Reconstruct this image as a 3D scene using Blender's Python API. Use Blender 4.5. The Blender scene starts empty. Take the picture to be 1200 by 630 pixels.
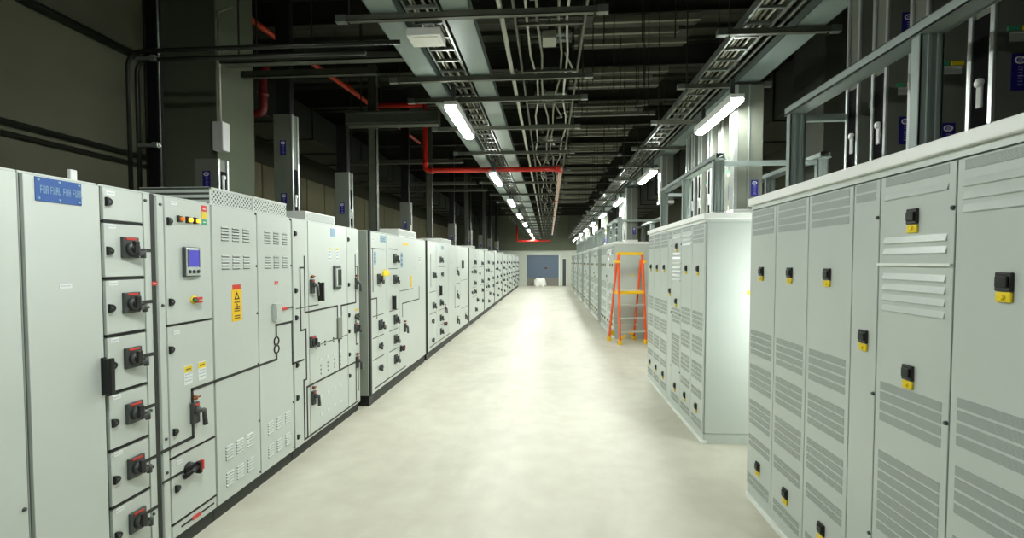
import bpy, bmesh, math, random
from mathutils import Vector, Matrix
random.seed(7)
SC = bpy.context.scene
COL = SC.collection
PI = math.pi

# ------------------------------------------------------------------ materials
def lin(c):
    return tuple(((v / 255.0) / 12.92 if v / 255.0 <= 0.04045 else ((v / 255.0 + 0.055) / 1.055) ** 2.4) for v in c) + (1.0,)

MATS = {}
def mat(name, rgb, rough=0.45, metal=0.0, emit=None, var=0.0, scale=6.0, bump=0.0, spec=0.5):
    m = bpy.data.materials.new(name)
    m.use_nodes = True
    nt = m.node_tree
    b = nt.nodes['Principled BSDF']
    b.inputs['Roughness'].default_value = rough
    b.inputs['Metallic'].default_value = metal
    b.inputs['Specular IOR Level'].default_value = spec
    base = lin(rgb)
    b.inputs['Base Color'].default_value = base
    if var > 0 or bump > 0:
        tc = nt.nodes.new('ShaderNodeTexCoord')
        no = nt.nodes.new('ShaderNodeTexNoise')
        no.inputs['Scale'].default_value = scale
        no.inputs['Detail'].default_value = 6
        nt.links.new(tc.outputs['Object'], no.inputs['Vector'])
        if var > 0:
            r = nt.nodes.new('ShaderNodeValToRGB')
            r.color_ramp.elements[0].position = 0.3
            r.color_ramp.elements[1].position = 0.7
            r.color_ramp.elements[0].color = tuple(v * (1 - var) for v in base[:3]) + (1,)
            r.color_ramp.elements[1].color = tuple(min(1, v * (1 + var)) for v in base[:3]) + (1,)
            nt.links.new(no.outputs['Fac'], r.inputs['Fac'])
            nt.links.new(r.outputs['Color'], b.inputs['Base Color'])
        if bump > 0:
            bp = nt.nodes.new('ShaderNodeBump')
            bp.inputs['Strength'].default_value = bump
            bp.inputs['Distance'].default_value = 0.01
            nt.links.new(no.outputs['Fac'], bp.inputs['Height'])
            nt.links.new(bp.outputs['Normal'], b.inputs['Normal'])
    if emit:
        b.inputs['Emission Color'].default_value = lin(emit[0])
        b.inputs['Emission Strength'].default_value = emit[1]
    MATS[name] = m
    return m

PAINT = mat('pale_grey_paint', (196, 203, 196), 0.34, var=0.02, scale=2)
PAINT2 = mat('pale_grey_green_paint', (192, 200, 193), 0.30, var=0.02, scale=2)
RIM = mat('white_trim_paint', (236, 239, 233), 0.35)
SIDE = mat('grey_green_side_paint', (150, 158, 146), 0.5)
BLACK = mat('black_plastic', (22, 23, 22), 0.4)
PLINTH = mat('black_plinth_paint', (48, 52, 46), 0.6)
DGREY = mat('charcoal_plastic', (66, 70, 68), 0.42)
MIMIC = mat('dark_green_grey_line', (38, 42, 36), 0.6)
GASKET = mat('grey_gasket', (104, 110, 102), 0.7)
MATT = mat('matt_black', (7, 7, 7), 0.85, spec=0.2)
MGREY = mat('mid_grey_plastic', (128, 132, 122), 0.5)
RED = mat('red_plastic', (205, 52, 40), 0.4)
REDLAB = mat('red_label', (214, 60, 48), 0.5)
YEL = mat('yellow_label', (236, 208, 20), 0.45)
WARN = mat('amber_warning_label', (240, 196, 20), 0.5)
WHITE = mat('white_label', (226, 228, 224), 0.5)
GREENLAB = mat('green_label', (70, 160, 120), 0.5)
BLUE = mat('blue_sign', (44, 84, 150), 0.45)
PALEBLUE = mat('pale_blue_label', (134, 168, 190), 0.45)
SIGNTXT = mat('pale_blue_lettering', (128, 160, 190), 0.5)
NAVY = mat('navy_label', (30, 26, 118), 0.45)
LILAC = mat('lilac_lettering', (150, 150, 206), 0.5)
BRASS = mat('brass_knob', (140, 84, 50), 0.4, 0.5)
SCREEN = mat('violet_screen', (70, 70, 160), 0.25, emit=((90, 84, 190), 0.35))
LAMPY = mat('lit_amber_lens', (250, 190, 50), 0.3, emit=((255, 190, 50), 1.6))
LAMPO = mat('dim_orange_lens', (214, 120, 30), 0.3, emit=((230, 120, 20), 0.4))  # orange lens with a faint emission of its own
GALV = mat('galvanised_steel', (120, 126, 118), 0.38, 0.55, var=0.12, scale=14)
BRIGHT = mat('bright_aluminium', (208, 214, 210), 0.28, 0.65)
RISER = mat('grey_busway_paint', (114, 118, 106), 0.45, var=0.05, scale=5)
CHAN = mat('grey_green_channel', (150, 162, 156), 0.45, 0.25)
TRAY = mat('pale_tray_steel', (128, 142, 136), 0.45, 0.2, var=0.05, scale=4)
STRUT = mat('dull_strut_steel', (88, 91, 78), 0.5, 0.35, var=0.12, scale=9)
ROD = mat('dark_threaded_rod', (58, 58, 46), 0.6, 0.4)
DPIPE = mat('dark_conduit', (36, 38, 30), 0.4, 0.4)
WPIPE = mat('pale_conduit', (186, 188, 172), 0.4, 0.2)
PINK = mat('pale_pink_pipe', (196, 168, 152), 0.4)
REDPIPE = mat('red_sprinkler_paint', (190, 34, 16), 0.4)
ORPIPE = mat('orange_red_pipe_paint', (200, 60, 26), 0.4)
MAROON = mat('dark_red_pipe_paint', (104, 22, 18), 0.45)
CONC = mat('olive_concrete', (90, 90, 71), 0.85, var=0.08, scale=1.2, bump=0.15)
CONC2 = mat('green_grey_concrete', (100, 107, 88), 0.85, var=0.06, scale=1.5, bump=0.15)
PANELW = mat('olive_wall_panel', (176, 170, 136), 0.8, var=0.06, scale=1.0)
DARKST = mat('dark_structural_steel', (50, 50, 39), 0.7, 0.1)
DECK = mat('roof_deck_steel', (70, 72, 60), 0.6, 0.2, var=0.1, scale=1.5)
DECKL = mat('bare_roof_deck_steel', (150, 150, 132), 0.45, 0.3, var=0.1, scale=2.5)
DUCT = mat('dull_duct_steel', (50, 52, 42), 0.55, 0.3, var=0.1, scale=3)
ORANGE = mat('orange_fibreglass', (236, 92, 36), 0.45)
LADY = mat('yellow_ladder_plastic', (246, 196, 26), 0.45)
STEP = mat('aluminium_step', (214, 218, 212), 0.35, 0.4)
ENDW = mat('pale_end_wall_paint', (206, 212, 198), 0.7)
SHUT = mat('blue_grey_shutter_paint', (100, 116, 134), 0.5)
SHUTB = mat('beige_grey_skirt_paint', (132, 130, 118), 0.5)
CABLE = mat('grey_cable', (120, 120, 104), 0.6)
PLAINW = mat('plain_white', (240, 240, 232), 0.4)
TUBE = mat('lit_diffuser', (255, 255, 255), 0.4, emit=((250, 255, 250), 135.0))
FILL_TUBE = mat('added_fill_diffuser', (255, 255, 255), 0.4, emit=((250, 255, 250), 58.0))  # weaker glow for the added lamp hidden between the right cabinets

def floor_mat():
    m = bpy.data.materials.new('polished_screed'); m.use_nodes = True
    nt = m.node_tree; b = nt.nodes['Principled BSDF']
    tc = nt.nodes.new('ShaderNodeTexCoord')
    n1 = nt.nodes.new('ShaderNodeTexNoise'); n1.inputs['Scale'].default_value = 0.9; n1.inputs['Detail'].default_value = 8; n1.inputs['Roughness'].default_value = 0.62; n1.inputs['Distortion'].default_value = 0.6
    n2 = nt.nodes.new('ShaderNodeTexNoise'); n2.inputs['Scale'].default_value = 4.5; n2.inputs['Detail'].default_value = 6
    mp = nt.nodes.new('ShaderNodeMapping'); mp.inputs['Scale'].default_value = (1.0, 0.55, 1)
    nt.links.new(tc.outputs['Object'], mp.inputs['Vector'])
    nt.links.new(mp.outputs['Vector'], n1.inputs['Vector']); nt.links.new(tc.outputs['Object'], n2.inputs['Vector'])
    r = nt.nodes.new('ShaderNodeValToRGB')
    r.color_ramp.elements[0].position = 0.33; r.color_ramp.elements[0].color = lin((182, 178, 160))
    r.color_ramp.elements[1].position = 0.62; r.color_ramp.elements[1].color = lin((206, 204, 186))
    mx = nt.nodes.new('ShaderNodeMix'); mx.data_type = 'FLOAT'; mx.inputs[0].default_value = 0.3
    nt.links.new(n1.outputs['Fac'], mx.inputs[2]); nt.links.new(n2.outputs['Fac'], mx.inputs[3])
    nt.links.new(mx.outputs[0], r.inputs['Fac']); nt.links.new(r.outputs['Color'], b.inputs['Base Color'])
    r2 = nt.nodes.new('ShaderNodeMapRange'); r2.inputs[3].default_value = 0.38; r2.inputs[4].default_value = 0.58
    nt.links.new(n1.outputs['Fac'], r2.inputs[0]); nt.links.new(r2.outputs[0], b.inputs['Roughness'])
    return m
FLOOR = floor_mat()

def perf_mat():
    # perforated sheet: a hexagonal field of round holes with dark behind
    m = bpy.data.materials.new('perforated_sheet'); m.use_nodes = True
    nt = m.node_tree; b = nt.nodes['Principled BSDF']; b.inputs['Roughness'].default_value = 0.4
    tc = nt.nodes.new('ShaderNodeTexCoord')
    mp = nt.nodes.new('ShaderNodeMapping'); mp.inputs['Rotation'].default_value = (PI / 4, 0, 0); mp.inputs['Scale'].default_value = (0, 42, 42)
    nt.links.new(tc.outputs['Object'], mp.inputs['Vector'])
    vo = nt.nodes.new('ShaderNodeTexVoronoi'); vo.inputs['Randomness'].default_value = 0.0; vo.inputs['Scale'].default_value = 1.0
    nt.links.new(mp.outputs['Vector'], vo.inputs['Vector'])
    r = nt.nodes.new('ShaderNodeValToRGB'); r.color_ramp.interpolation = 'CONSTANT'
    r.color_ramp.elements[0].color = lin((66, 70, 64)); r.color_ramp.elements[1].position = 0.33; r.color_ramp.elements[1].color = lin((200, 208, 200))
    nt.links.new(vo.outputs['Distance'], r.inputs['Fac']); nt.links.new(r.outputs['Color'], b.inputs['Base Color'])
    return m
PERF = perf_mat()
def mesh_mat():
    # very fine perforation of the vent strips
    m = bpy.data.materials.new('fine_vent_mesh'); m.use_nodes = True
    nt = m.node_tree; b = nt.nodes['Principled BSDF']; b.inputs['Roughness'].default_value = 0.5
    tc = nt.nodes.new('ShaderNodeTexCoord')
    mp = nt.nodes.new('ShaderNodeMapping'); mp.inputs['Scale'].default_value = (0, 300, 300)
    nt.links.new(tc.outputs['Object'], mp.inputs['Vector'])
    vo = nt.nodes.new('ShaderNodeTexVoronoi'); vo.inputs['Randomness'].default_value = 0.0; vo.inputs['Scale'].default_value = 1.0
    nt.links.new(mp.outputs['Vector'], vo.inputs['Vector'])
    r = nt.nodes.new('ShaderNodeValToRGB'); r.color_ramp.interpolation = 'CONSTANT'
    r.color_ramp.elements[0].color = lin((70, 76, 70)); r.color_ramp.elements[1].position = 0.36; r.color_ramp.elements[1].color = lin((190, 199, 192))
    nt.links.new(vo.outputs['Distance'], r.inputs['Fac']); nt.links.new(r.outputs['Color'], b.inputs['Base Color'])
    return m
VMESH = mesh_mat()

# ------------------------------------------------------------------ mesh helpers
class MB:
    def __init__(s):
        s.bm = bmesh.new(); s.mats = []
    def mi(s, m):
        if m not in s.mats: s.mats.append(m)
        return s.mats.index(m)
    def _fin(s, geom_faces, m):
        i = s.mi(m)
        for f in geom_faces: f.material_index = i
    def box(s, x0, x1, y0, y1, z0, z1, m, bev=0.0):
        x0, x1 = min(x0, x1), max(x0, x1); y0, y1 = min(y0, y1), max(y0, y1); z0, z1 = min(z0, z1), max(z0, z1)
        return s.hexa([(x0, y0, z0), (x1, y0, z0), (x1, y1, z0), (x0, y1, z0), (x0, y0, z1), (x1, y0, z1), (x1, y1, z1), (x0, y1, z1)], m, bev)
    def hexa(s, pts, m, bev=0.0):
        t = bmesh.new()
        v = [t.verts.new(p) for p in pts]
        for q in ((0, 3, 2, 1), (4, 5, 6, 7), (0, 1, 5, 4), (1, 2, 6, 5), (2, 3, 7, 6), (3, 0, 4, 7)):
            t.faces.new([v[k] for k in q])
        if bev > 0:
            bmesh.ops.bevel(t, geom=list(t.edges), offset=bev, segments=2, affect='EDGES', profile=0.5)
        bmesh.ops.recalc_face_normals(t, faces=t.faces)
        s._merge(t, m); return s
    def _merge(s, t, m, smooth=False):
        i = s.mi(m); mp = {}
        for v in t.verts: mp[v] = s.bm.verts.new(v.co)
        for f in t.faces:
            try:
                nf = s.bm.faces.new([mp[v] for v in f.verts]); nf.material_index = i; nf.smooth = smooth
            except ValueError: pass
        t.free()
    def cyl(s, p0, p1, r0, m, r1=None, n=12):
        r1 = r0 if r1 is None else r1
        p0, p1 = Vector(p0), Vector(p1); d = (p1 - p0).normalized()
        a = Vector((0, 0, 1)) if abs(d.z) < 0.9 else Vector((1, 0, 0))
        u = d.cross(a).normalized(); w = d.cross(u)
        t = bmesh.new(); A = []; B = []
        for k in range(n):
            c, sn = math.cos(2 * PI * k / n), math.sin(2 * PI * k / n)
            A.append(t.verts.new(p0 + (u * c + w * sn) * r0)); B.append(t.verts.new(p1 + (u * c + w * sn) * r1))
        for k in range(n): t.faces.new([A[k], A[(k + 1) % n], B[(k + 1) % n], B[k]])
        t.faces.new(A[::-1]); t.faces.new(B)
        bmesh.ops.recalc_face_normals(t, faces=t.faces)
        s._merge(t, m, n > 8); return s
    def bar(s, p0, p1, w, h, m, up=(0, 0, 1)):
        p0, p1 = Vector(p0), Vector(p1); d = (p1 - p0).normalized()
        u = d.cross(Vector(up)).normalized() * (w / 2); v = u.cross(d).normalized() * (h / 2)
        pts = [p0 - u - v, p1 - u - v, p1 + u - v, p0 + u - v, p0 - u + v, p1 - u + v, p1 + u + v, p0 + u + v]
        return s.hexa(pts, m)
    def tube(s, pts, r, m, n=10, bend=0.0):
        P = [Vector(p) for p in pts]
        if bend > 0 and len(P) > 2:
            Q = [P[0]]
            for i in range(1, len(P) - 1):
                a = (P[i - 1] - P[i]).normalized(); b = (P[i + 1] - P[i]).normalized()
                s0 = P[i] + a * bend; s1 = P[i] + b * bend
                for k in range(7):
                    t = k / 6; Q.append((1 - t) ** 2 * s0 + 2 * t * (1 - t) * P[i] + t * t * s1)
            Q.append(P[-1]); P = Q
        t = bmesh.new(); rings = []
        u = None
        for i, p in enumerate(P):
            d = (P[min(i + 1, len(P) - 1)] - P[max(i - 1, 0)]).normalized()
            if u is None:
                a = Vector((0, 0, 1)) if abs(d.z) < 0.9 else Vector((1, 0, 0)); u = d.cross(a).normalized()
            u = (u - d * u.dot(d)).normalized(); w = d.cross(u)
            rings.append([t.verts.new(p + (u * math.cos(2 * PI * k / n) + w * math.sin(2 * PI * k / n)) * r) for k in range(n)])
        for a, b in zip(rings, rings[1:]):
            for k in range(n): t.faces.new([a[k], a[(k + 1) % n], b[(k + 1) % n], b[k]])
        t.faces.new(rings[0][::-1]); t.faces.new(rings[-1])
        bmesh.ops.recalc_face_normals(t, faces=t.faces)
        s._merge(t, m, True); return s
    def ngon(s, poly, x0, x1, m):
        # polygon of (y, z) extruded along x
        t = bmesh.new()
        A = [t.verts.new((x0, y, z)) for y, z in poly]; B = [t.verts.new((x1, y, z)) for y, z in poly]
        n = len(poly)
        for k in range(n): t.faces.new([A[k], A[(k + 1) % n], B[(k + 1) % n], B[k]])
        t.faces.new(A[::-1]); t.faces.new(B)
        bmesh.ops.recalc_face_normals(t, faces=t.faces)
        s._merge(t, m); return s
    def prism(s, poly, y0, y1, m):
        # polygon of (x, z) extruded along y
        t = bmesh.new()
        A = [t.verts.new((x, y0, z)) for x, z in poly]; B = [t.verts.new((x, y1, z)) for x, z in poly]
        n = len(poly)
        for k in range(n): t.faces.new([A[k], A[(k + 1) % n], B[(k + 1) % n], B[k]])
        t.faces.new(A[::-1]); t.faces.new(B)
        bmesh.ops.recalc_face_normals(t, faces=t.faces)
        s._merge(t, m); return s
    def line(s, pts, x, w, m, t=0.003):
        # flat strip following (y, z) points on the plane at depth x
        for (a, b) in zip(pts, pts[1:]):
            y0, z0 = a; y1, z1 = b
            if abs(y0 - y1) > abs(z0 - z1):
                s.box(x, x + t, min(y0, y1) - w / 2, max(y0, y1) + w / 2, (z0 + z1) / 2 - w / 2, (z0 + z1) / 2 + w / 2, m)
            else:
                s.box(x, x + t, (y0 + y1) / 2 - w / 2, (y0 + y1) / 2 + w / 2, min(z0, z1) - w / 2, max(z0, z1) + w / 2, m)
        return s
    def mesh(s, name):
        me = bpy.data.meshes.new(name); s.bm.to_mesh(me); s.bm.free()
        for m in s.mats: me.materials.append(m)
        return me
    def obj(s, name, parent=None, loc=None):
        return link(name, s.mesh(name), parent, loc)

def link(name, me, parent=None, loc=None):
    o = bpy.data.objects.new(name, me); COL.objects.link(o)
    if parent is not None: o.parent = parent
    if loc is not None: o.location = loc
    return o
def tag(o, label, cat, group=None, kind=None):
    o['label'] = label; o['category'] = cat
    if group: o['group'] = group
    if kind: o['kind'] = kind
    return o
def thing(name, loc, rz, label, cat, group=None):
    o = bpy.data.objects.new(name, None); COL.objects.link(o)
    o.location = loc; o.rotation_euler = (0, 0, rz); o.empty_display_size = 0.1
    return tag(o, label, cat, group)
def struct(name, mb):
    o = mb.obj(name); o['kind'] = 'structure'; return o
def copy_tree(o, parent=None):
    c = o.copy(); COL.objects.link(c)
    if parent is not None: c.parent = parent
    for ch in list(o.children): copy_tree(ch, c)
    return c
def dup(root, loc, label, group=None):
    c = copy_tree(root); c.location = loc; c['label'] = label
    if group: c['group'] = group
    return c

# ------------------------------------------------------------------ setting
FAR = 36.0
struct('floor', MB().box(-7.7, 6.7, -4.2, FAR + .2, -0.15, 0, FLOOR))
struct('wall_left', MB().box(-3.97, -3.77, -4.0, 4.5, 0, 5.5, CONC))
struct('trim_1', MB().box(-3.80, -3.18, 4.5, 5.1, 0, 5.5, CONC2, .01))            # concrete column at the end of the near wall
mb = MB(); mb.box(-7.7, -7.5, 4.5, FAR, 0, 5.5, CONC)
struct('wall_west', mb)
mb = MB()
for k in range(26):
    y = 5.2 + k * 1.18
    mb.box(-7.5, -7.46, y, y + 1.12, 0, 4.3, PANELW)
struct('trim_2', mb)                                                              # panelling on the far left wall
struct('wall_partition', MB().box(-7.7, -3.8, 4.5, 4.7, 0, 5.5, CONC))
struct('wall_right', MB().box(6.5, 6.7, -4.0, FAR, 0, 5.5, CONC))
mb = MB()
mb.box(-7.7, -1.64, FAR, FAR + .2, 0, 5.5, ENDW); mb.box(.76, 6.7, FAR, FAR + .2, 0, 5.5, ENDW); mb.box(-1.64, .76, FAR, FAR + .2, 2.26, 5.5, ENDW)
mb.box(-7.5, 6.5, FAR - .25, FAR, 2.62, 5.5, CONC2)
struct('wall_end', mb)
struct('wall_back', MB().box(-7.7, 6.7, -4.2, -4.0, 0, 5.5, CONC))
struct('trim_50', MB().box(2.66, 3.2, 5.0, 5.6, 0, 5.5, DUCT, .01))
# ribbed roof deck
mb = MB(); mb.box(-7.7, 6.7, -4.2, FAR + .2, 5.5, 5.6, DECK)
for k in range(95):
    y = -2 + k * .4
    mb.box(-7.6, 6.6, y, y + .2, 5.43, 5.5, DECK)
struct('ceiling', mb)
k = 2
for i in range(22):
    y = -2.0 + i * 1.75
    if y > FAR - .5: break
    k += 1
    mb = MB()
    mb.box(-7.5, 6.5, y - .07, y + .07, 5.05, 5.07, DARKST); mb.box(-7.5, 6.5, y - .07, y + .07, 5.41, 5.43, DARKST); mb.box(-7.5, 6.5, y - .008, y + .008, 5.07, 5.41, DARKST)
    struct('trim_%d' % k, mb)                                                     # roof beams

# roller door, service door in the end wall
mb = MB(); mb.box(-1.64, .76, FAR + .04, FAR + .1, .62, 2.26, SHUT)
for j in range(16): mb.box(-1.62, .74, FAR + .025, FAR + .04, .64 + j * .1, .715 + j * .1, SHUT, .004)
mb.box(-1.64, .76, FAR + .03, FAR + .1, 0, .62, SHUTB); mb.box(-1.72, -1.62, FAR - .06, FAR, 0, 2.3, ENDW); mb.box(.74, .84, FAR - .06, FAR, 0, 2.3, RIM); mb.box(-1.72, .84, FAR - .12, FAR, 2.26, 2.4, ENDW)
struct('door_1', mb)
mb = MB(); mb.box(1.02, 1.27, FAR - .03, FAR, 0, 2.0, DGREY); mb.box(.98, 1.02, FAR - .05, FAR, 0, 2.06, RIM); mb.box(1.27, 1.31, FAR - .05, FAR, 0, 2.06, RIM); mb.box(.98, 1.31, FAR - .05, FAR, 2.0, 2.06, RIM)
mb.cyl((1.07, FAR - .03, 1.0), (1.07, FAR - .07, 1.0), .015, GALV)
struct('door_2', mb)
mb = MB(); mb.box(-.30, -.12, FAR + .0, FAR + .025, 1.25, 1.36, MAROON); mb.box(-.27, -.15, FAR - .003, FAR, 1.29, 1.32, DARKST)
tag(mb.obj('door_sign'), 'small dark red sign at the centre of the blue grey roller door', 'sign')
# rounded bright white shape on the floor against the door
bm = bmesh.new(); bmesh.ops.create_icosphere(bm, subdivisions=4, radius=1)
for v in bm.verts:
    n = v.co.copy(); e = lambda a, p: math.copysign(abs(a) ** p, a)
    v.co = Vector((e(n.x, .6) * .46, e(n.y, .7) * .3, max(0, (e(n.z, .6) * .62)))) * (1 + .05 * math.sin(9 * n.x + 5 * n.z))
    v.co.z = max(0, v.co.z)
for f in bm.faces: f.smooth = True
me = bpy.data.meshes.new('white_form'); bm.to_mesh(me); bm.free(); me.materials.append(PLAINW)
tag(link('white_form', me, None, (-.62, 35.35, 0)), 'bright white rounded shape on the floor before the roller door', 'bundle')

# ------------------------------------------------------------------ small shared parts for the switchgear fronts (x out of the door, y along it)
def handle_mesh(big=1.0, red=True):
    m = MB(); s = big
    m.box(0, .018 * s, -.05 * s, .05 * s, -.055 * s, .055 * s, DGREY, .004)
    if red: m.box(.018 * s, .021 * s, -.032 * s, .032 * s, .040 * s, .05 * s, REDLAB)
    m.cyl((.018 * s, 0, -.006), (.04 * s, 0, -.006), .036 * s, DGREY, .034 * s, 16)
    m.cyl((.038 * s, 0, -.006), (.046 * s, 0, -.006), .026 * s, BLACK, .022 * s, 14)
    m.box(.036 * s, .052 * s, -.016 * s, .018 * s, -.03 * s, .036 * s, BLACK, .005)
    m.box(.03 * s, .048 * s, .012 * s, .058 * s, -.044 * s, -.018 * s, DGREY, .006)
    m.cyl((.040 * s, .05 * s, -.055 * s), (.040 * s, .05 * s, -.012 * s), .013 * s, DGREY, None, 10)
    return m.mesh('breaker_handle')
def small_handle_mesh():
    m = MB()
    m.cyl((0, 0, 0), (.02, 0, 0), .032, DGREY, .03, 14); m.box(.02, .045, -.012, .012, -.045, .045, DGREY, .005); m.box(.02, .04, -.05, .05, -.01, .01, DGREY, .004)
    return m.mesh('breaker_handle')
def switch_handle_mesh():
    # isolator with a hanging pistol handle
    m = MB()
    m.box(0, .03, -.04, .03, -.09, .07, DGREY, .005); m.box(.03, .034, -.02, .02, .045, .06, REDLAB)
    m.cyl((.03, -.005, .01), (.052, -.005, .01), .03, DGREY, .026, 14)
    m.cyl((.042, -.02, .01), (.048, .052, 0), .017, DGREY, .015, 10)
    m.cyl((.048, .05, .005), (.048, .062, -.12), .015, DGREY, .019, 10)
    m.cyl((.0, .0, .105), (.03, .0, .105), .016, BRASS, None, 10); m.box(.022, .03, -.03, .045, .1, .112, BRASS, .002)
    for v in m.bm.verts: v.co *= .82
    return m.mesh('isolator_handle')
def rotary_mesh():
    m = MB()
    m.cyl((0, 0, 0), (.02, 0, 0), .04, BLACK, .036, 16); m.cyl((.02, -.06, -.03), (.03, .05, .0), .016, BLACK, .018, 10)
    m.box(.015, .05, .035, .062, -.05, .025, BLACK, .006); m.box(.03, .054, .05, .07, -.03, .03, RED, .004)
    return m.mesh('rotary_handle')
def latch_mesh():
    m = MB(); poly = [(-.018 + 0, -.022)] + [(-.018 + .034 * math.sin(t), -.022 * math.cos(t)) for t in [PI * k / 8 for k in range(9)]]
    m.ngon(poly, 0, .014, BLACK); m.cyl((.014, -.008, 0), (.018, -.008, 0), .007, DGREY)
    return m.mesh('latch')
def screw_mesh():
    m = MB(); m.cyl((0, 0, 0), (.008, 0, 0), .009, DGREY, .007, 10); return m.mesh('quarter_turn_lock')
def black_grip_mesh(l):
    m = MB(); m.box(0, .012, -.012, .012, -l / 2, l / 2, BLACK, .003); m.box(.01, .038, -.009, .009, -l / 2 + .03, l / 2 - .03, BLACK); m.box(.012, .05, -.011, .011, l / 2 - .035, l / 2 - .008, BLACK, .003); m.box(.012, .05, -.011, .011, -l / 2 + .008, -l / 2 + .035, BLACK, .003)
    m.box(.036, .056, -.013, .013, -l / 2 + .004, l / 2 - .004, BLACK, .004); return m.mesh('grip_handle')
def label_mesh(w, h, base=WHITE, ink=None, rows=2, name='nameplate'):
    m = MB(); m.box(0, .002, -w / 2, w / 2, -h / 2, h / 2, base)
    if ink:
        for r in range(rows):
            z = h / 2 - h * (r + .8) / (rows + .6)
            m.box(.002, .0026, -w * .38, w * (.38 - .12 * (r % 2)), z - h * .05, z + h * .06, ink)
    return m.mesh(name)
M_HANDLE = handle_mesh(); M_SMALL = small_handle_mesh(); M_SWITCH = switch_handle_mesh(); M_ROT = rotary_mesh(); M_LATCH = latch_mesh(); M_SCREW = screw_mesh()
M_GRIP = black_grip_mesh(.19); M_GRIPS = black_grip_mesh(.16)
M_PLATE = label_mesh(.05, .022, WHITE, PALEBLUE, 1)

DOORX = .018
def body(root, w, d, h=2.14, plinth=.09, paint=PAINT, z0=None):
    m = MB(); m.box(-d, 0, 0.002, w - .002, plinth, h, paint, .004); m.obj('body', root)
    m = MB(); m.box(-d + .03, -.012, .0, w, 0, plinth, PLINTH); m.obj('plinth', root)
def door(root, y0, y1, z0, z1, extra=None, paint=PAINT, t=DOORX, gap=.003, name='door'):
    m = MB(); m.box(0, t, y0 + gap, y1 - gap, z0 + gap, z1 - gap, paint, .0025)
    # dark rubber gasket showing in the joint around the leaf
    m.box(0, .004, y0, y1, z0, z1, GASKET)
    if extra: extra(m)
    return m.obj(name, root)
def on(root_or_door, me, y, z, x=DOORX, name=None):
    o = link(name or me.name.split('.')[0], me, root_or_door, (x, y, z)); return o
def vents(m, yc, ztop, n=5, w=.075, pitch=.021, x=DOORX):
    for k in range(n):
        z = ztop - k * pitch
        m.prism([(x, z), (x + .009, z - .010), (x, z - .012)], yc - w / 2, yc + w / 2, PAINT)
        m.box(x, x + .0015, yc - w / 2, yc + w / 2, z - .0165, z - .0115, DGREY)

LX = -2.24
SG = 'grey switchgear cubicles along the left side of the aisle'
# --- plain end cabinets
t = thing('switchgear_cabinet', (LX, 1.08, 0), 0, 'plain unmarked grey switchgear cubicle at the near end of the left row', 'cabinet', SG)
body(t, .82, 1.1); d = door(t, .01, .81, .1, 2.13)
for z in (.7, .45): on(d, M_SCREW, .79, z)
t = thing('switchgear_cabinet', (LX, 1.905, 0), 0, 'plain pale grey switchgear cubicle with blue sign plate and black grip', 'cabinet', SG)
body(t, .365, 1.1); d = door(t, .004, .361, .1, 2.13)
m = MB(); m.box(0, .004, -.105, .105, -.052, .052, BLUE, .001)
for y in (-.092, 0, .092):
    for z in (-.04, .04): m.cyl((.004, y, z), (.006, y, z), .006, PALEBLUE)
x = -.085
for word in (3, 4, 3, 4):
    for c in range(word):
        m.box(.004, .005, x, x + .003, -.017, .017, SIGNTXT)
        if c % 2 == 0: m.box(.004, .005, x, x + .009, .011, .017, SIGNTXT); m.box(.004, .005, x, x + .009, -.003, .003, SIGNTXT)
        if c % 3: m.box(.004, .005, x + .007, x + .010, -.017, .017, SIGNTXT)
        if c % 2: m.box(.004, .005, x, x + .009, -.017, -.011, SIGNTXT)
        x += .0125
    x += .007
m.obj('sign_plate', d, (DOORX, .158, 2.07))['label'] = 'dark blue plate with a line of pale lettering'
o = on(d, label_mesh(.058, .022, WHITE, PALEBLUE, 1), .175, 1.64)
on(d, M_GRIP, .348, 1.18)['label'] = 'long black grip handle'
tag(MB().box(-2.33, -2.31, 2.205, 2.24, 2.14, 2.20, WHITE, .004).obj('white_tag'), 'small white block on top of the cubicle with the blue sign', 'block')

# --- column of breaker drawers
t = thing('switchgear_cabinet', (LX, 2.275, 0), 0, 'narrow cubicle with a column of small breaker doors next to the blue-signed cubicle', 'cabinet', SG)
body(t, .33, 1.1)
zz = [2.13, 1.962, 1.672, 1.38, 1.085, .79, .495, .2]
for k in range(7):
    d = door(t, .005, .245, zz[k + 1], zz[k] - (.012 if k else 0), lambda m, a=zz[k + 1]: m.box(0, .02, .005, .245, a - .010, a - .002, BLACK))
    on(d, M_LATCH, .035, 2.055 if k == 0 else (zz[k] + zz[k + 1]) / 2 - .01)
    on(d, M_PLATE, .05, zz[k] - .03)
    if k: on(d, M_HANDLE, .148, (zz[k] + zz[k + 1]) / 2 + .01)
door(t, .005, .245, .1, .19)
m = MB()
s = door(t, .248, .325, .1, 2.13, name='wireway_cover')
for z in (2.09, 1.50, .92, .60, .33): on(s, M_SCREW, .262, z)
m.line([(.306, 2.12), (.306, .11)], DOORX, .024, MIMIC)
for z in (1.815, 1.53, 1.235, .945, .65, .36): m.line([(.21, z), (.30, z)], DOORX, .019, MIMIC, .0028)
m.obj('mimic_line', t)['label'] = 'dark bus line with six side branches'
on(s, label_mesh(.036, .022, REDLAB, WHITE, 1), .308, 1.63, DOORX + .004)['label'] = 'small red label'

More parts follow.
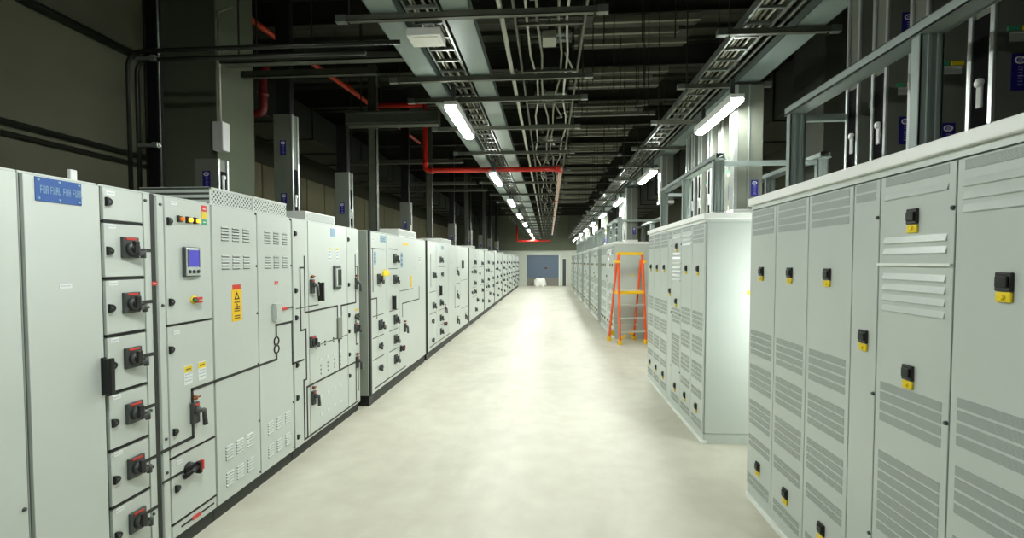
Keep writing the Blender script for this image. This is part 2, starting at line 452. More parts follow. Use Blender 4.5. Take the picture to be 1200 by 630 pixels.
# --- metering cubicle
t = thing('switchgear_cabinet', (LX, 2.61, 0), 0, 'cubicle with violet display, amber lamps and red yellow green label', 'cabinet', SG)
body(t, .45, 1.1)
s = door(t, .004, .055, .1, 2.13, name='wireway_cover')
for z in (2.08, 1.50, .52, .72): on(s, M_SCREW, .03, z)
d = door(t, .06, .446, 1.38, 2.13, lambda m: m.box(0, .02, .06, .446, 1.372, 1.380, BLACK))
on(d, M_LATCH, .095, 1.99); on(d, M_LATCH, .095, 1.515); on(d, M_PLATE, .13, 2.10)
for y, mm in ((.18, LAMPO), (.25, LAMPY), (.315, LAMPY)):
    m = MB(); m.cyl((0, 0, 0), (.012, 0, 0), .019, BLACK, .018, 14); m.cyl((.012, 0, 0), (.026, 0, 0), .014, mm, .011, 14)
    m.box(0, .015, -.026, -.017, -.02, .02, BLACK); o = m.obj('indicator_lamp', d, (DOORX, y, 2.01)); o['label'] = 'faintly glowing orange pilot lamp' if mm is LAMPO else 'lit amber pilot lamp'
m = MB(); m.box(0, .002, -.02, .025, .03, .07, REDLAB); m.box(0, .002, -.02, .025, -.015, .028, YEL); m.box(0, .002, -.02, .025, -.055, -.02, GREENLAB); m.box(.002, .0025, -.01, .018, .045, .05, WHITE)
m.box(.002, .0025, -.008, .015, -.04, -.034, WHITE); m.obj('traffic_label', d, (DOORX, .385, 2.045))['label'] = 'label in red, yellow and green blocks'
m = MB(); m.box(0, .02, -.068, .068, -.092, .092, DGREY, .006); m.box(.02, .024, -.058, .06, -.086, .086, PAINT2, .004); m.box(.024, .026, -.045, .048, -.03, .072, SCREEN)
m.box(.024, .027, -.05, -.043, -.033, .076, DGREY); m.box(.024, .027, .046, .052, -.033, .076, DGREY)
for y in (-.035, 0, .036): m.cyl((.024, y, -.06), (.03, y, -.06), .011, BLACK, None, 12)
m.obj('display_meter', d, (DOORX, .255, 1.752))['label'] = 'meter with violet screen and three buttons'
m = MB(); m.cyl((0, 0, 0), (.006, 0, 0), .026, YEL, None, 16); m.cyl((.006, 0, 0), (.028, 0, 0), .015, DGREY, None, 12); m.box(.02, .034, -.01, .04, .0, .016, RED, .003); m.box(.02, .034, -.005, .042, -.02, -.006, RED, .003); m.box(.018, .03, -.018, .0, -.006, .008, GREENLAB)
m.obj('selector_switch', d, (DOORX, .275, 1.515))['label'] = 'red and green selector on a yellow disc'
d = door(t, .06, .446, .59, 1.372, lambda m: m.box(0, .02, .06, .446, .582, .590, BLACK))
on(d, M_LATCH, .085, 1.235); on(d, M_LATCH, .10, .74); on(d, M_PLATE, .13, 1.33)
for y in (.215, .335):
    m = MB(); m.box(0, .002, -.035, .035, -.065, .055, WHITE); m.box(.002, .003, -.032, .032, .012, .048, YEL); m.box(.003, .0035, -.02, .02, .026, .034, DGREY)
    for z in (-.0, -.02, -.04): m.box(.002, .0025, -.028, .028, z - .003, z + .001, PALEBLUE)
    m.obj('instruction_label', d, (DOORX, y, 1.06))['label'] = 'white label with yellow heading'
on(d, M_SWITCH, .255, .815)
d = door(t, .06, .446, .19, .582, lambda m: m.box(0, .02, .06, .446, .182, .190, BLACK))
on(d, M_ROT, .20, .475); on(d, M_LATCH, .105, .395); on(d, M_PLATE, .13, .545)
d = door(t, .06, .446, .1, .182); m = MB(); m.box(0, .002, -.12, .17, -.006, .006, MIMIC); m.box(.002, .004, -.03, .04, -.012, .012, REDLAB); m.obj('danger_strip', d, (DOORX, .25, .145))['label'] = 'dark strip with a red patch'
m = MB()
m.line([(.0, .655), (.245, .655), (.245, .955), (.446, .955)], DOORX, .019, MIMIC); m.line([(.0, .475), (.16, .475)], DOORX, .014, MIMIC)
m.obj('mimic_line', t)
# dark perforated hood on top
m = MB(); m.box(-.5, -.42, .0, .45, 2.14, 2.165, DGREY); m.obj('top_grille', t)

# --- vented transformer cubicle with two doors
t = thing('switchgear_cabinet', (LX, 3.065, 0), 0, 'two-door cubicle with slit vents, amber warning label and perforated top', 'cabinet', SG)
body(t, 1.0, 1.1)
for (y0, y1, cols, hy) in ((.004, .497, (.13, .245, .365), .01), (.503, .996, (.635, .76, .89), .515)):
    def ex(m, cols=cols):
        for c in cols:
            for zt in (1.995, 1.80, .475, .29): vents(m, c, zt)
    d = door(t, y0, y1, .1, 2.13, ex)
    for z in (2.115, 1.72, 1.36, .97, .53, .13): on(d, M_SCREW, y1 - .012, z)
    if y0 < .1:
        m = MB(); m.box(0, .002, -.055, .055, -.125, .10, WARN); m.box(0, .002, -.045, .045, .10, .135, REDLAB)
        m.ngon([(-.03, .03), (.03, .03), (0, .085)], .002, .003, BLACK); m.ngon([(-.014, .038), (.014, .038), (0, .066)], .003, .0035, WARN)
        for z in (.012, -.02, -.035, -.05, -.085, -.1): m.box(.002, .003, -.03, .03, z - .006, z + .001, BLACK)
        m.ngon([(-.012, .005), (.010, -.01), (0, -.016), (.012, -.05), (-.014, -.022), (-.002, -.016)], .003, .0035, BLACK)
        m.obj('warning_label', d, (DOORX, .245, 1.455))['label'] = 'tall amber warning label with black triangle'
    else:
        on(d, label_mesh(.05, .028, REDLAB, WHITE, 1), .755, 1.58)['label'] = 'small red label'
        m = MB(); m.box(0, .03, -.05, .04, -.075, .075, PAINT2, .004); m.box(.03, .035, -.04, .03, -.055, .055, PAINT2); m.obj('terminal_box', d, (DOORX, .74, 1.34))['label'] = 'small steel box'
        m = MB(); m.box(.0, .02, .0, .09, -.010, .010, REDLAB, .003); m.cyl((.01, .1, 0), (.01, .2, 0), .004, DGREY); m.obj('padlock_hasp', d, (DOORX, .80, 1.36))['label'] = 'red hasp'
m = MB(); m.line([(.002, .955), (.70, .955)], DOORX, .019, MIMIC)
m.line([(.74, .955), (.74, 1.005)], DOORX, .019, MIMIC); m.line([(.70, .955), (.74, .955)], DOORX, .019, MIMIC, .0028)
m.line([(.74, 1.14), (.74, 1.235), (.985, 1.235), (.985, .865), (.994, .865)], DOORX, .019, MIMIC)
for z, r in ((1.04, .034), (1.105, .034)):
    for k in range(16):
        a, b = 2 * PI * k / 16, 2 * PI * (k + 1) / 16
        m.cyl((DOORX + .002, .74 + r * math.cos(a), z + r * math.sin(a)), (DOORX + .002, .74 + r * math.cos(b), z + r * math.sin(b)), .006, BLACK, None, 6)
m.box(DOORX, DOORX + .004, .728, .752, 1.06, 1.085, BRASS)
m.obj('mimic_line', t)['label'] = 'dark line with the two-ring transformer symbol'
m = MB(); m.box(-.5, -.008, .02, .97, 2.14, 2.25, PERF); m.box(-.008, -.004, .02, .97, 2.235, 2.25, PAINT); m.box(-.008, -.004, .02, .035, 2.14, 2.25, PAINT); m.box(-.008, -.004, .485, .505, 2.14, 2.25, PAINT)
m.obj('vent_hood', t)['label'] = 'perforated sheet hood'

# --- wide cubicle with the bus diagram
t = thing('switchgear_cabinet', (LX, 4.075, 0), 0, 'wide three-door cubicle with a maze of bus lines and pistol handles', 'cabinet', SG)
body(t, 1.49, 1.1)
d = door(t, .004, .275, .1, 2.13)
for z in (2.0, 1.50, 1.26, .84, .55, .2): on(d, M_LATCH, .05, z)
def trim(m): pass
d = door(t, .28, 1.145, .95, 2.13, lambda m: [m.cyl((.018, .4 + k * .19, .965), (.026, .4 + k * .19, .965), .008, DGREY) for k in range(4)])
on(d, label_mesh(.10, .085, PALEBLUE, SIGNTXT, 3), .80, 2.055)['label'] = 'pale blue plate'
for y in (.73, .90): on(d, label_mesh(.045, .12, WHITE, PALEBLUE, 3), y, 1.82); on(d, label_mesh(.045, .02, YEL), y, 1.885, DOORX + .002)
m = MB(); m.box(0, .02, -.085, .085, -.125, .125, DGREY, .012); m.box(.02, .03, -.06, .06, -.095, .095, PAINT2, .01); m.box(.03, .034, -.025, .055, -.085, .085, BLACK, .004); m.obj('inspection_window', d, (DOORX, .875, 1.59))['label'] = 'dark framed breaker window'
m = MB(); m.box(0, .02, -.05, .05, -.11, .11, MGREY, .004); m.obj('terminal_block', d, (DOORX, .915, 1.055))['label'] = 'grey rectangular box'
on(d, M_SWITCH, .235 + .10, 1.53); on(d, M_GRIP, .475, 1.465); on(d, M_HANDLE, .33, .94 + .06)
d = door(t, .28, 1.145, .1, .945, lambda m: [m.cyl((.018, .4 + k * .19, .93), (.026, .4 + k * .19, .93), .008, DGREY) for k in range(4)])
for k in range(4):
    for z in (.80, .44, .26): on(d, M_PLATE, .5 + k * .15, z)
    for z in (.74, .70, .66, .6): on(d, label_mesh(.012, .02, DGREY, None, 1, 'stencil'), .5 + k * .15, z)
on(d, M_SWITCH, .33, .48)
d = door(t, 1.15, 1.486, .1, 2.13)
for z in (2.0, 1.50, 1.16, .98, .72, .48): on(d, M_LATCH, 1.185, z)
on(d, M_SWITCH, 1.385, 1.51); on(d, M_SWITCH, 1.385, .60); on(d, M_HANDLE, 1.375, .99); on(d, label_mesh(.09, .02, WARN), 1.40, 1.20)['label'] = 'yellow strip'; on(d, M_SMALL, 1.375, 1.12); on(d, M_PLATE, 1.42, 1.88)
m = MB(); x = DOORX
m.line([(.205, 1.80), (.205, 1.29)], x, .016, MIMIC); m.line([(.205, 1.70), (.125, 1.70), (.125, 1.135), (.215, 1.135), (.215, .675), (.165, .675), (.165, .13), (1.42, .13)], x + .0005, .016, MIMIC)
m.line([(.205, 1.29), (.885, 1.29), (.885, 1.175)], x + .001, .017, MIMIC)
m.line([(.985, 1.175), (.985, 1.285), (1.375, 1.285), (1.375, 1.83)], x, .017, MIMIC)
m.line([(1.375, 1.70), (1.43, 1.70), (1.43, 1.5)], x + .0005, .012, MIMIC)
m.line([(.915, .94), (.915, .62)], x, .017, MIMIC)
m.line([(.22, .10 + .03), (.22, .60), (1.36, .60), (1.36, .16)], x + .001, .017, MIMIC)
m.line([(1.375, 1.16), (1.375, .80), (1.43, .80), (1.43, .25)], x + .0005, .013, MIMIC)
m.line([(.05, 1.34), (.46, 1.34)], x + .0008, .008, MIMIC); m.line([(.002, .865), (.165, .865)], x, .017, MIMIC)
for dy in (-.018, .018): m.cyl((x + .002, .915 + dy, .93), (x + .002, .915 + dy * .4, .89), .004, DGREY)
m.obj('mimic_line', t)['label'] = 'network of dark bus lines'
m = MB(); m.box(-.45, -.05, .38, 1.0, 2.14, 2.235, RIM, .004); m.box(-.05, -.047, .40, .98, 2.15, 2.225, PERF)
m.obj('vent_hood', t)['label'] = 'white perforated hood'
for y in (.02, .2, .33): MB().box(-.4, -.38, y, y + .012, 2.14, 2.2, DGREY).obj('lifting_eye', t)

# --- lineups further down the aisle, each standing a little forward
FX = -2.17
def lineup(y0, length, label, handles, smalls=(), switches=(), grips=(), seams=(), lines=(), rungs=(), ylabels=()):
    t = thing('switchgear_cabinet', (FX, y0, 0), 0, label, 'cabinet', SG)
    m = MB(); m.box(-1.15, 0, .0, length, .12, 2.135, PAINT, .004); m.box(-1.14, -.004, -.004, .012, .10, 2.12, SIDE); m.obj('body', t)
    m = MB(); m.box(-1.13, -.004, 0, length - .02, 0, .12, PLINTH); m.box(-1.14, .004, -.006, .14, 0, .13, BLACK, .003); m.obj('plinth', t)
    m = MB(); m.box(.0, .024, .0, .05, .12, 2.135, PLINTH, .003); m.obj('edge_trim', t)['label'] = 'near-black edge strip'
    ed = [.06] + list(seams) + [length - .01]
    ds = []
    for a, b in zip(ed, ed[1:]):
        ds.append((a, b, door(t, a, b, .13, 2.125, gap=.006)))
    def dr(y):
        for a, b, d in ds:
            if a <= y <= b: return d
        return ds[0][2]
    for y, z in handles: on(dr(y), M_HANDLE2, y, z)
    for y, z in smalls: on(dr(y), M_SMALL, y, z)
    for y, z in switches: on(dr(y), M_SWITCH, y, z)
    for y, z in grips: on(dr(y), M_GRIP2, y, z)
    m = MB()
    for l in lines: m.line(l, DOORX, .016, MIMIC)
    for (a, b, z) in rungs: m.box(DOORX, DOORX + .002, a, b, z - .005, z + .005, MIMIC)
    if lines or rungs: m.obj('mimic_line', t)
    for (y, z, w, h, mm) in ylabels: on(dr(y), label_mesh(w, h, mm, DGREY if mm in (WHITE, PALEBLUE) else None, 3), y, z)
    return t
M_HANDLE2 = handle_mesh(1.15, False); M_GRIP2 = black_grip_mesh(.2)
F0 = 5.70
t = lineup(F0, 2.68, 'switchgear lineup with a yellow tag on its upper breaker, after the bus-line cubicle',
       [(.32, 1.54), (.97, 1.80), (.97, 1.51), (.36, .95), (.97, .95), (.97, .67), (.97, .39)], [(.34, .68), (.34, .40)], [(1.42, .78)], [(.86, 1.19)], (.63, 1.18, ),
       [[(.12, 1.92), (.12, 1.39)], [(.05, 1.30), (.25, 1.30), (.25, 1.05)], [(1.32, .95), (1.32, 1.14), (2.25, 1.14), (2.25, 1.35)], [(.15, .18), (1.45, .18)]],
       [(.72, 1.1, 1.93), (.72, 1.1, 1.66), (.1, .5, 1.08), (.1, .5, .81), (.1, .5, .54), (.72, 1.1, 1.08), (.72, 1.1, .81), (.72, 1.1, .53), (.08, .55, 1.92), (1.2, 1.9, 1.33)],
       [(.14, 2.04, .06, .05, WHITE), (.5, 2.05, .22, .09, PALEBLUE), (1.5, 2.02, .25, .035, WARN), (1.78, 1.45, .09, .18, WARN), (1.30, 1.78, .10, .22, PALEBLUE), (.2, 1.8, .08, .16, PALEBLUE), (2.3, 1.8, .1, .1, WHITE), (2.0, 1.65, .05, .05, WHITE)])
m = MB(); m.box(0, .03, -.10, .10, -.035, .03, YEL, .006); m.ngon([(-.09, .03), (.02, .03), (-.03, .055)], 0, .02, YEL); m.obj('lockout_tag', t, (DOORX + .05, .42, 1.605))['label'] = 'bright yellow lockout tag'
on(t, M_ROT, 1.22, .50, DOORX + .0005)
def hood(t, y0, y1, h=.11):
    m = MB(); m.box(-.5, -.04, y0, y1, 2.135, 2.135 + h, RIM, .004); m.box(-.04, -.037, y0 + .03, y1 - .03, 2.15, 2.12 + h, PERF); m.obj('vent_hood', t)['label'] = 'white perforated hood'
hood(t, 1.35, 2.3)
G0 = 8.46
t = lineup(G0, 4.50, 'long switchgear lineup just before the row of plain far lineups, second to stand forward',
       [(.5, 1.51), (1.1, 1.80), (.48, .94), (1.1, .95), (1.1, .64), (1.1, .37)], [(1.2, 1.51), (.4, .66), (.4, .30)], [(1.5, .78), (2.85, 1.53), (2.9, .38), (4.0, .35)], [(1.02, 1.19), (3.5, 1.69)], (.75, 1.85, 3.3),
       [[(.3, 1.9), (.3, 1.3)], [(2.6, 1.2), (2.6, .7), (3.1, .7)], [(.2, .2), (2.0, .2)]],
       [(.2, .7, 1.2), (.2, .7, .8), (.9, 1.5, 1.66), (.9, 1.5, 1.08), (.9, 1.5, .8), (.9, 1.5, .5), (2.4, 3.2, 1.25), (3.4, 4.3, 1.3), (3.4, 4.3, .6)],
       [(.3, 2.03, .2, .06, WHITE), (2.2, 1.75, .1, .12, WHITE), (1.3, 2.04, .25, .08, PALEBLUE)])
on(t, M_ROT, 1.45, .48, DOORX + .0005); on(t, M_SWITCH, 2.85, .98, DOORX)
hood(t, 1.45, 2.5)
plain = lineup(13.02, 3.08, 'first of the far plain lineups, nearest the long forward lineup',
       [(1.05, 1.75), (1.05, 1.48), (1.05, 1.15), (1.05, .90), (1.2, .36), (1.5, .62), (2.55, 1.72), (2.55, 1.15), (2.6, .85), (2.7, .5)], [(.5, 1.48), (.5, .9), (2.0, 1.4)], [], [], (.75, 1.7),
       [], [(.6, 1.4, 1.60), (.6, 1.4, 1.02), (.6, 1.4, .75), (2.0, 2.9, 1.60), (2.0, 2.9, 1.02)], [])
hood(plain, .8, 1.5, .09)
ords = ['second', 'third', 'fourth', 'fifth', 'sixth', 'seventh']
for i in range(6):
    dup(plain, (FX, 13.02 + (i + 1) * 3.12, 0), ('%s of the far plain switchgear lineups counted from the camera end' % ords[i]) if i < 5 else 'last far plain switchgear lineup, closest to the end wall')

# ------------------------------------------------------------------ right row: long louvred cabinets
RX = 1.5
def louvre(m, y0, y1, zt, n, up=True, pitch=.046, h=.036):
    for k in range(n):
        z1 = zt - k * pitch; z0 = z1 - h
        if up: poly = [(DOORX - .002, z1), (DOORX + .007, z0 + .003), (DOORX + .006, z0), (DOORX - .002, z0)]
        else:
            m.box(DOORX - .002, DOORX + .002, y0, y1, z0, z1, VMESH); continue
        m.prism(poly, y0, y1, PAINT2)
def lock_mesh():
    m = MB(); m.box(0, .012, -.029, .029, 0, .062, BLACK, .003); m.box(.012, .02, -.022, .022, .012, .05, BLACK, .004); m.box(.012, .0135, -.026, .026, .004, .010, DGREY)
    m.box(0, .010, -.028, .028, -.036, -.002, YEL, .004); m.cyl((.010, 0, -.019), (.013, 0, -.019), .009, YEL, None, 12)
    return m.mesh('door_lock')
M_LOCK = lock_mesh()
LEN = 2.63
def louvred(label):
    t = thing('power_cabinet', (RX, 3.71, 0), PI, label, 'cabinet', 'long louvred power cabinets along the right side of the aisle')
    m = MB(); m.box(-1.05, 0, .0, LEN, .1, 2.13, PAINT2, .005); m.obj('body', t)
    m = MB(); m.box(-1.04, -.02, .01, LEN - .01, 0, .1, PAINT2); m.box(-.02, .026, 0, LEN, 0, .035, RIM, .004); m.box(-.02, .012, 0, LEN, .035, .095, PAINT2, .003); m.obj('plinth', t)
    m = MB(); m.box(-1.07, .035, -.02, LEN + .02, 2.16, 2.215, RIM, .006); m.box(-1.05, .012, -.0, LEN, 2.13, 2.16, PAINT2)
    m.prism([(.0, 2.21), (.035, 2.205), (-.03, 2.224), (-.07, 2.224), (-.07, 2.21)], 0, LEN, RIM); m.obj('top_rim', t)['label'] = 'bright white rim'
    edges = [0, .40, .80, 1.21, 1.40, 1.81, 2.22, LEN]
    for i, (a, b) in enumerate(zip(edges, edges[1:])):
        def ex(m, i=i, a=a, b=b):
            p, q = a + .035, b - .035
            if i in (0, 1, 2, 5, 6):
                if i == 5: louvre(m, p, q, 2.115, 1, up=False); louvre(m, p, q, 2.055, 3, up=True)
                else: louvre(m, p, q, 2.115, 4, up=False)
                for zt, n in ((1.26, 4), (1.01, 4), (.75, 4), (.49, 2), (.205, 2)):
                    louvre(m, p, q, zt, n, up=False)
            elif i == 3:
                louvre(m, a + .02, b - .03, 2.115, 2, up=False)
            else:
                louvre(m, p, q, 2.115, 1, up=False)
                for zt, n, u in ((2.055, 1, 1), (1.865, 2, 1), (1.71, 4, 1), (1.22, 4, 0), (.91, 8, 0), (.205, 2, 0)): louvre(m, p, q, zt, n, up=bool(u))
                m.box(DOORX, DOORX + .012, a + .005, b - .005, 1.735, 1.745, RIM)
        d = door(t, a, b, .1, 2.125, ex, PAINT2, gap=.0035)
        c = (a + b) / 2
        if i in (0, 1, 2, 5, 6): on(d, M_LOCK, c, 1.655); on(d, M_LOCK, c, .275)
        if i == 3: on(d, M_LOCK, c + .01, 1.37)
        if i == 4: on(d, M_LOCK, c, 1.905); on(d, M_LOCK, c, 1.265); on(d, M_LOCK, c, .275)
        for z in ((1.95, 1.15, .5) if i in (3, 4) else ()): on(d, M_SCREW, b - .012, z)
    m = MB(); m.box(-.43, -.375, LEN, LEN + .003, 1.44, 1.48, YEL); o = m.obj('yellow_sticker', t); o.location = (0, 0, 0); o['label'] = 'small yellow sticker on the end panel'
    return t
cab = louvred('nearest long louvred cabinet on the right, cut off by the photo edge')
dup(cab, (RX, 7.39, 0), 'louvred cabinet with a bright blank end panel, just before the orange ladder')
dup(cab, (RX, 11.25 + LEN, 0), 'louvred cabinet standing directly behind the orange ladder')
for i, y in enumerate((14.75, 18.2, 22.0, 25.7, 29.4)):
    dup(cab, (RX, y + LEN, 0), ['louvred cabinet second beyond the orange ladder', 'louvred cabinet third beyond the orange ladder', 'louvred cabinet fourth beyond the orange ladder', 'louvred cabinet fifth beyond the orange ladder', 'farthest louvred cabinet, by the end wall'][i])

# ------------------------------------------------------------------ busway risers with navy labels
def busway_label_mesh(flip=False):
    # in plane y=0 facing -y : x across, z up
    m = MB(); w, h = .034, .078
    m.box(-w, w, -.002, 0, -h, h, NAVY)
    s = -1 if flip else 1
    for k in range(14):
        a, b = 2 * PI * k / 14, 2 * PI * (k + 1) / 14
        m.cyl((.020 * math.cos(a), -.003, s * .05 + .014 * math.sin(a)), (.020 * math.cos(b), -.003, s * .05 + .014 * math.sin(b)), .0035, WHITE, None, 5)
    m.box(-.009, .009, -.0035, -.002, s * .05 - .008, s * .05 + .008, LILAC)
    for k in range(7):
        z = s * (.022 - k * .0125)
        m.box(-.008, .010, -.003, -.002, z - .0015, z + .0015, LILAC)
        if k % 2: m.box(.006, .010, -.003, -.002, z - .004, z + .004, LILAC)
        if k % 3 == 0: m.box(-.008, .020, -.003, -.002, z - .004, z - .001, LILAC)
    return m.mesh('maker_label')
M_BL = busway_label_mesh(); M_BLF = busway_label_mesh(True)
def riser(loc, label, group, ztop=3.9, zb=2.2, side=-1, flip=False, lz=(.28,), slot=True, wid=.20):
    """side=-1: the slotted edge faces -x (right row); +1: faces +x (left row)"""
    t = thing('busway_riser', (loc[0], loc[1], zb), 0, label, 'busway', group)
    h = ztop - zb; s = side
    m = MB(); m.box(0, -s * wid, 0, .13, 0, h, RISER, .003); m.box(0, -s * wid, .0, .13, 0, .06, RIM, .004); m.obj('housing', t)
    for y in (0, .112):
        m = MB(); m.box(s * .014, 0, y - .002, y + .02, 0.05, h, BRIGHT, .003); m.obj('flange', t)
    m = MB(); m.box(s * .006, 0, .022, .108, .12, min(h - .1, .62), MATT); m.cyl((s * .02, .065, .33), (0, .065, .33), .02, WHITE); m.box(s * .014, 0, .05, .08, .22, .34, WHITE, .004)
    m.obj('joint_slot', t)['label'] = 'black joint slot with a white bolt cover'
    for z in lz: link('maker_label', M_BLF if flip else M_BL, t, (-s * .095, 0, z))['label'] = 'navy label with a white oval emblem and upright lettering'
    if s > 0: return t
    m = MB(); m.box(-s * .05, -s * .15, -.003, 0, .48, .52, WHITE)
    if not flip: m.box(-s * .04, -s * .09, -.0035, 0, .525, .545, GREENLAB); m.box(-s * .10, -s * .16, -.0035, 0, .525, .545, YEL)
    m.obj('rating_plate', t); MB().box(-s * .06, -s * .1, -.02, 0, .06, .16, RIM, .004).obj('end_block', t)
    return t
RG = 'upright busways over the louvred cabinets'
names = {0: 'nearest right cabinet', 1: 'cabinet with blank end panel', 2: 'cabinet behind the ladder'}
RH = dict()
offs = [.51, .76, 1.06, 1.43, 1.80, 2.16]
for c, far in enumerate((3.71, 7.39, 13.88)):
    for i, o in enumerate(offs):
        w = ['farthest of the row', 'second from the far end', 'third from the far end', 'fourth from the far end', 'fifth from the far end', 'closest to the camera'][i]
        lz = {0: (.22,), 1: (.28, .86), 2: (.16,), 3: (.35,), 4: (.30, .62), 5: (.3,)}[i]
        if c == 2 and i > 3: continue
        riser((1.92, far - o, 2.216), 'upright grey busway over the %s, %s' % (names[c], w if not (c == 2 and i == 3) else 'closest to the ladder'), RG, 3.46, 2.216, -1, i == 0, lz)

def frame(far, label, full=True):
    t = thing('support_frame', (1.58, far - .3, 2.225), 0, label, 'frame', 'channel frames over the louvred cabinets')
    L = 2.2
    H = .50
    for y in (0, -1.12, -L):
        for x in (0, .95):
            m = MB(); m.box(x, x + .10, y - .05, y - .045, 0, H, CHAN); m.box(x, x + .012, y - .05, y, 0, H, CHAN, .002)
            m.box(x + .03, x + .042, y - .058, y - .045, 0, H, CHAN); m.box(x + .068, x + .08, y - .058, y - .045, 0, H, CHAN); m.box(x + .09, x + .10, y - .05, y, 0, H, CHAN, .002); m.box(x - .01, x + .11, y - .06, y + .01, 0, .012, BRIGHT)
            m.obj('post', t)
    for x in (0, .95):
        m = MB(); m.box(x - .005, x + .10, -L - .1, .02, H, H + .012, CHAN); m.box(x - .005, x + .005, -L - .1, .02, H, H + .05, CHAN, .002); m.box(x + .08, x + .09, -L - .1, .02, H, H + .05, CHAN, .002); m.box(x + .004, x + .08, -L - .1, .02, H + .052, H + .06, BLACK)
        m.obj('rail', t)
    for y in (0, -L):
        m = MB(); m.box(.1, .95, y - .045, y - .005, H - .05, H - .005, CHAN, .003); m.obj('cross_bar', t)
    return t
frame(3.71, 'grey channel frame on top of the nearest louvred cabinet')
frame(7.39, 'grey channel frame on the cabinet with the blank end panel')
fr = frame(13.88, 'grey channel frame on the cabinet behind the ladder')
for y in (18.0, 22.0, 26.0): pass
RG2 = 'far upright busways over the right row'
r0 = None
for i, (y, n) in enumerate([(16.5, 'second cabinet past the ladder'), (19.8, 'third cabinet past the ladder'), (23.5, 'fourth cabinet past the ladder'), (27.3, 'fifth cabinet past the ladder'), (31.0, 'farthest right cabinet')]):
    if r0 is None: r0 = riser((1.78, y, 2.216), 'upright grey busway over the ' + n, RG2, 3.46, 2.216)
    else: dup(r0, (1.78, y, 2.216), 'upright grey busway over the ' + n, RG2)
for i, (y, n) in enumerate([(17.38, 'second cabinet past the ladder'), (20.83, 'third cabinet past the ladder'), (24.63, 'fourth cabinet past the ladder'), (28.33, 'fifth cabinet past the ladder')]):
    dup(fr, (1.58, y - .3, 2.225), 'grey channel frame on the ' + n)

# big grey column-duct between the first two right cabinets, and cable duct drops
def drop(x, y, w, d, z0, z1, label, m_=RISER):
    t = thing('duct_drop', (x, y, z0), 0, label, 'duct', 'upright grey ducts over the right row')
    m = MB(); m.box(0, w, 0, d, 0, z1 - z0, m_, .004); m.obj('casing', t)
    m = MB(); m.box(-.012, .02, -.012, 0, 0, z1 - z0, BRIGHT); m.box(w * .45, w * .5, -.012, 0, 0, z1 - z0, CHAN); m.box(-.012, w + .012, -.014, d + .014, 0, .05, RIM, .003); m.obj('flange', t)
    link('maker_label', M_BL, t, (w * .72, -.001, .25)); return t
drop(1.80, 4.91, .26, .16, 2.216, 3.46, 'broad upright duct at the near end of the blank-ended cabinet')
drop(1.78, 11.45, .26, .3, 2.216, 3.46, 'broad upright duct directly over the orange ladder')
drop(1.81, 8.1, .2, .2, 2.7, 3.46, 'upright duct hanging between the blank-ended cabinet and the ladder')

# dark services behind the right row
def cabduct(name, x0, x1, y0, y1, z0, z1, label, m_=DUCT, ribs=6):
    m = MB(); m.box(x0, x1, y0, y1, z0, z1, m_, .01)
    for k in range(ribs):
        y = y0 + (y1 - y0) * (k + .5) / ribs
        m.box(x0 - .025, x1 + .025, y - .02, y + .02, z0 - .025, z1 + .025, m_)
    return tag(m.obj(name), label, 'duct', 'dark overhead ducts')
cabduct('air_duct', 3.4, 4.4, -1, 34, 3.9, 4.6, 'long dull duct high over the back of the right row', DUCT, 26)
cabduct('air_duct', -5.9, -4.9, 5.3, 34, 4.3, 4.9, 'long dull duct high behind the left row', DUCT, 22)
for i, (x, y) in enumerate(((3.25, 1.2), (3.25, 1.9), (3.25, 2.6))):
    t = thing('control_panel', (x + .15, y, 0), 0, 'dark grey slotted panel rising behind the nearest louvred cabinet, %s' % ['closest to the camera', 'middle one', 'farthest one'][i], 'panel', 'slotted panels behind the nearest right cabinet')
    m = MB(); m.box(0, .4, 0, .6, 0, 3.0, RISER, .005); m.obj('casing', t)
    m = MB()
    for k in range(9): m.box(-.006, 0, .12, .48, 2.3 + k * .075, 2.335 + k * .075, BLACK)
    m.obj('slots', t); link('nameplate', label_mesh(.12, .1, WHITE).copy(), t, (-.006, .3, 2.22)).rotation_euler = (0, 0, PI)

# ------------------------------------------------------------------ left risers and cable drops
LG = 'upright busways behind the left switchgear'
for i, (y, n, zt, lz) in enumerate([(3.92, 'over the slit-vented cubicle', 2.62, (.30,)), (5.12, 'over the bus-line cubicle', 3.35, (.28, .85)), (6.62, 'over the yellow-tagged lineup', 3.0, (.36,)), (9.6, 'over the long forward lineup', 2.95, (.36,)),
        (14.3, 'over the first far plain lineup', 2.9, (.35,)), (17.4, 'over the second far plain lineup', 2.9, (.35,)), (20.5, 'over the third far plain lineup', 2.9, (.35,)), (23.6, 'over the fourth far plain lineup', 2.9, (.35,)), (26.7, 'over the fifth far plain lineup', 2.9, (.35,))]):
    riser((-2.78, y, 2.13), 'upright grey busway ' + n, LG, zt, 2.14, 1, False, lz)
    if i == 0: continue
    m = MB(); m.box(-2.96, -2.80, y + .02, y + .11, zt, 3.655 if i == 2 else 5.04, BLACK, .01)
    tag(m.obj('cable_bundle'), 'black cable bundle rising above the busway ' + n, 'cable', 'black cable bundles behind the left row')
for i, (y, n) in enumerate([(6.95, 'beside the yellow-tagged lineup'), (10.3, 'beside the long forward lineup'), (15.0, 'beside the first far plain lineup'), (19.2, 'beside the third far plain lineup')]):
    m = MB(); m.box(-2.62, -2.50, y, y + .02, 2.12, 4.6, STRUT); m.box(-2.62, -2.61, y, y + .09, 2.12, 4.6, STRUT); m.box(-2.51, -2.50, y, y + .09, 2.12, 4.6, STRUT)
    tag(m.obj('channel_post'), 'dull steel channel post ' + n, 'post', 'steel channel posts over the left row')

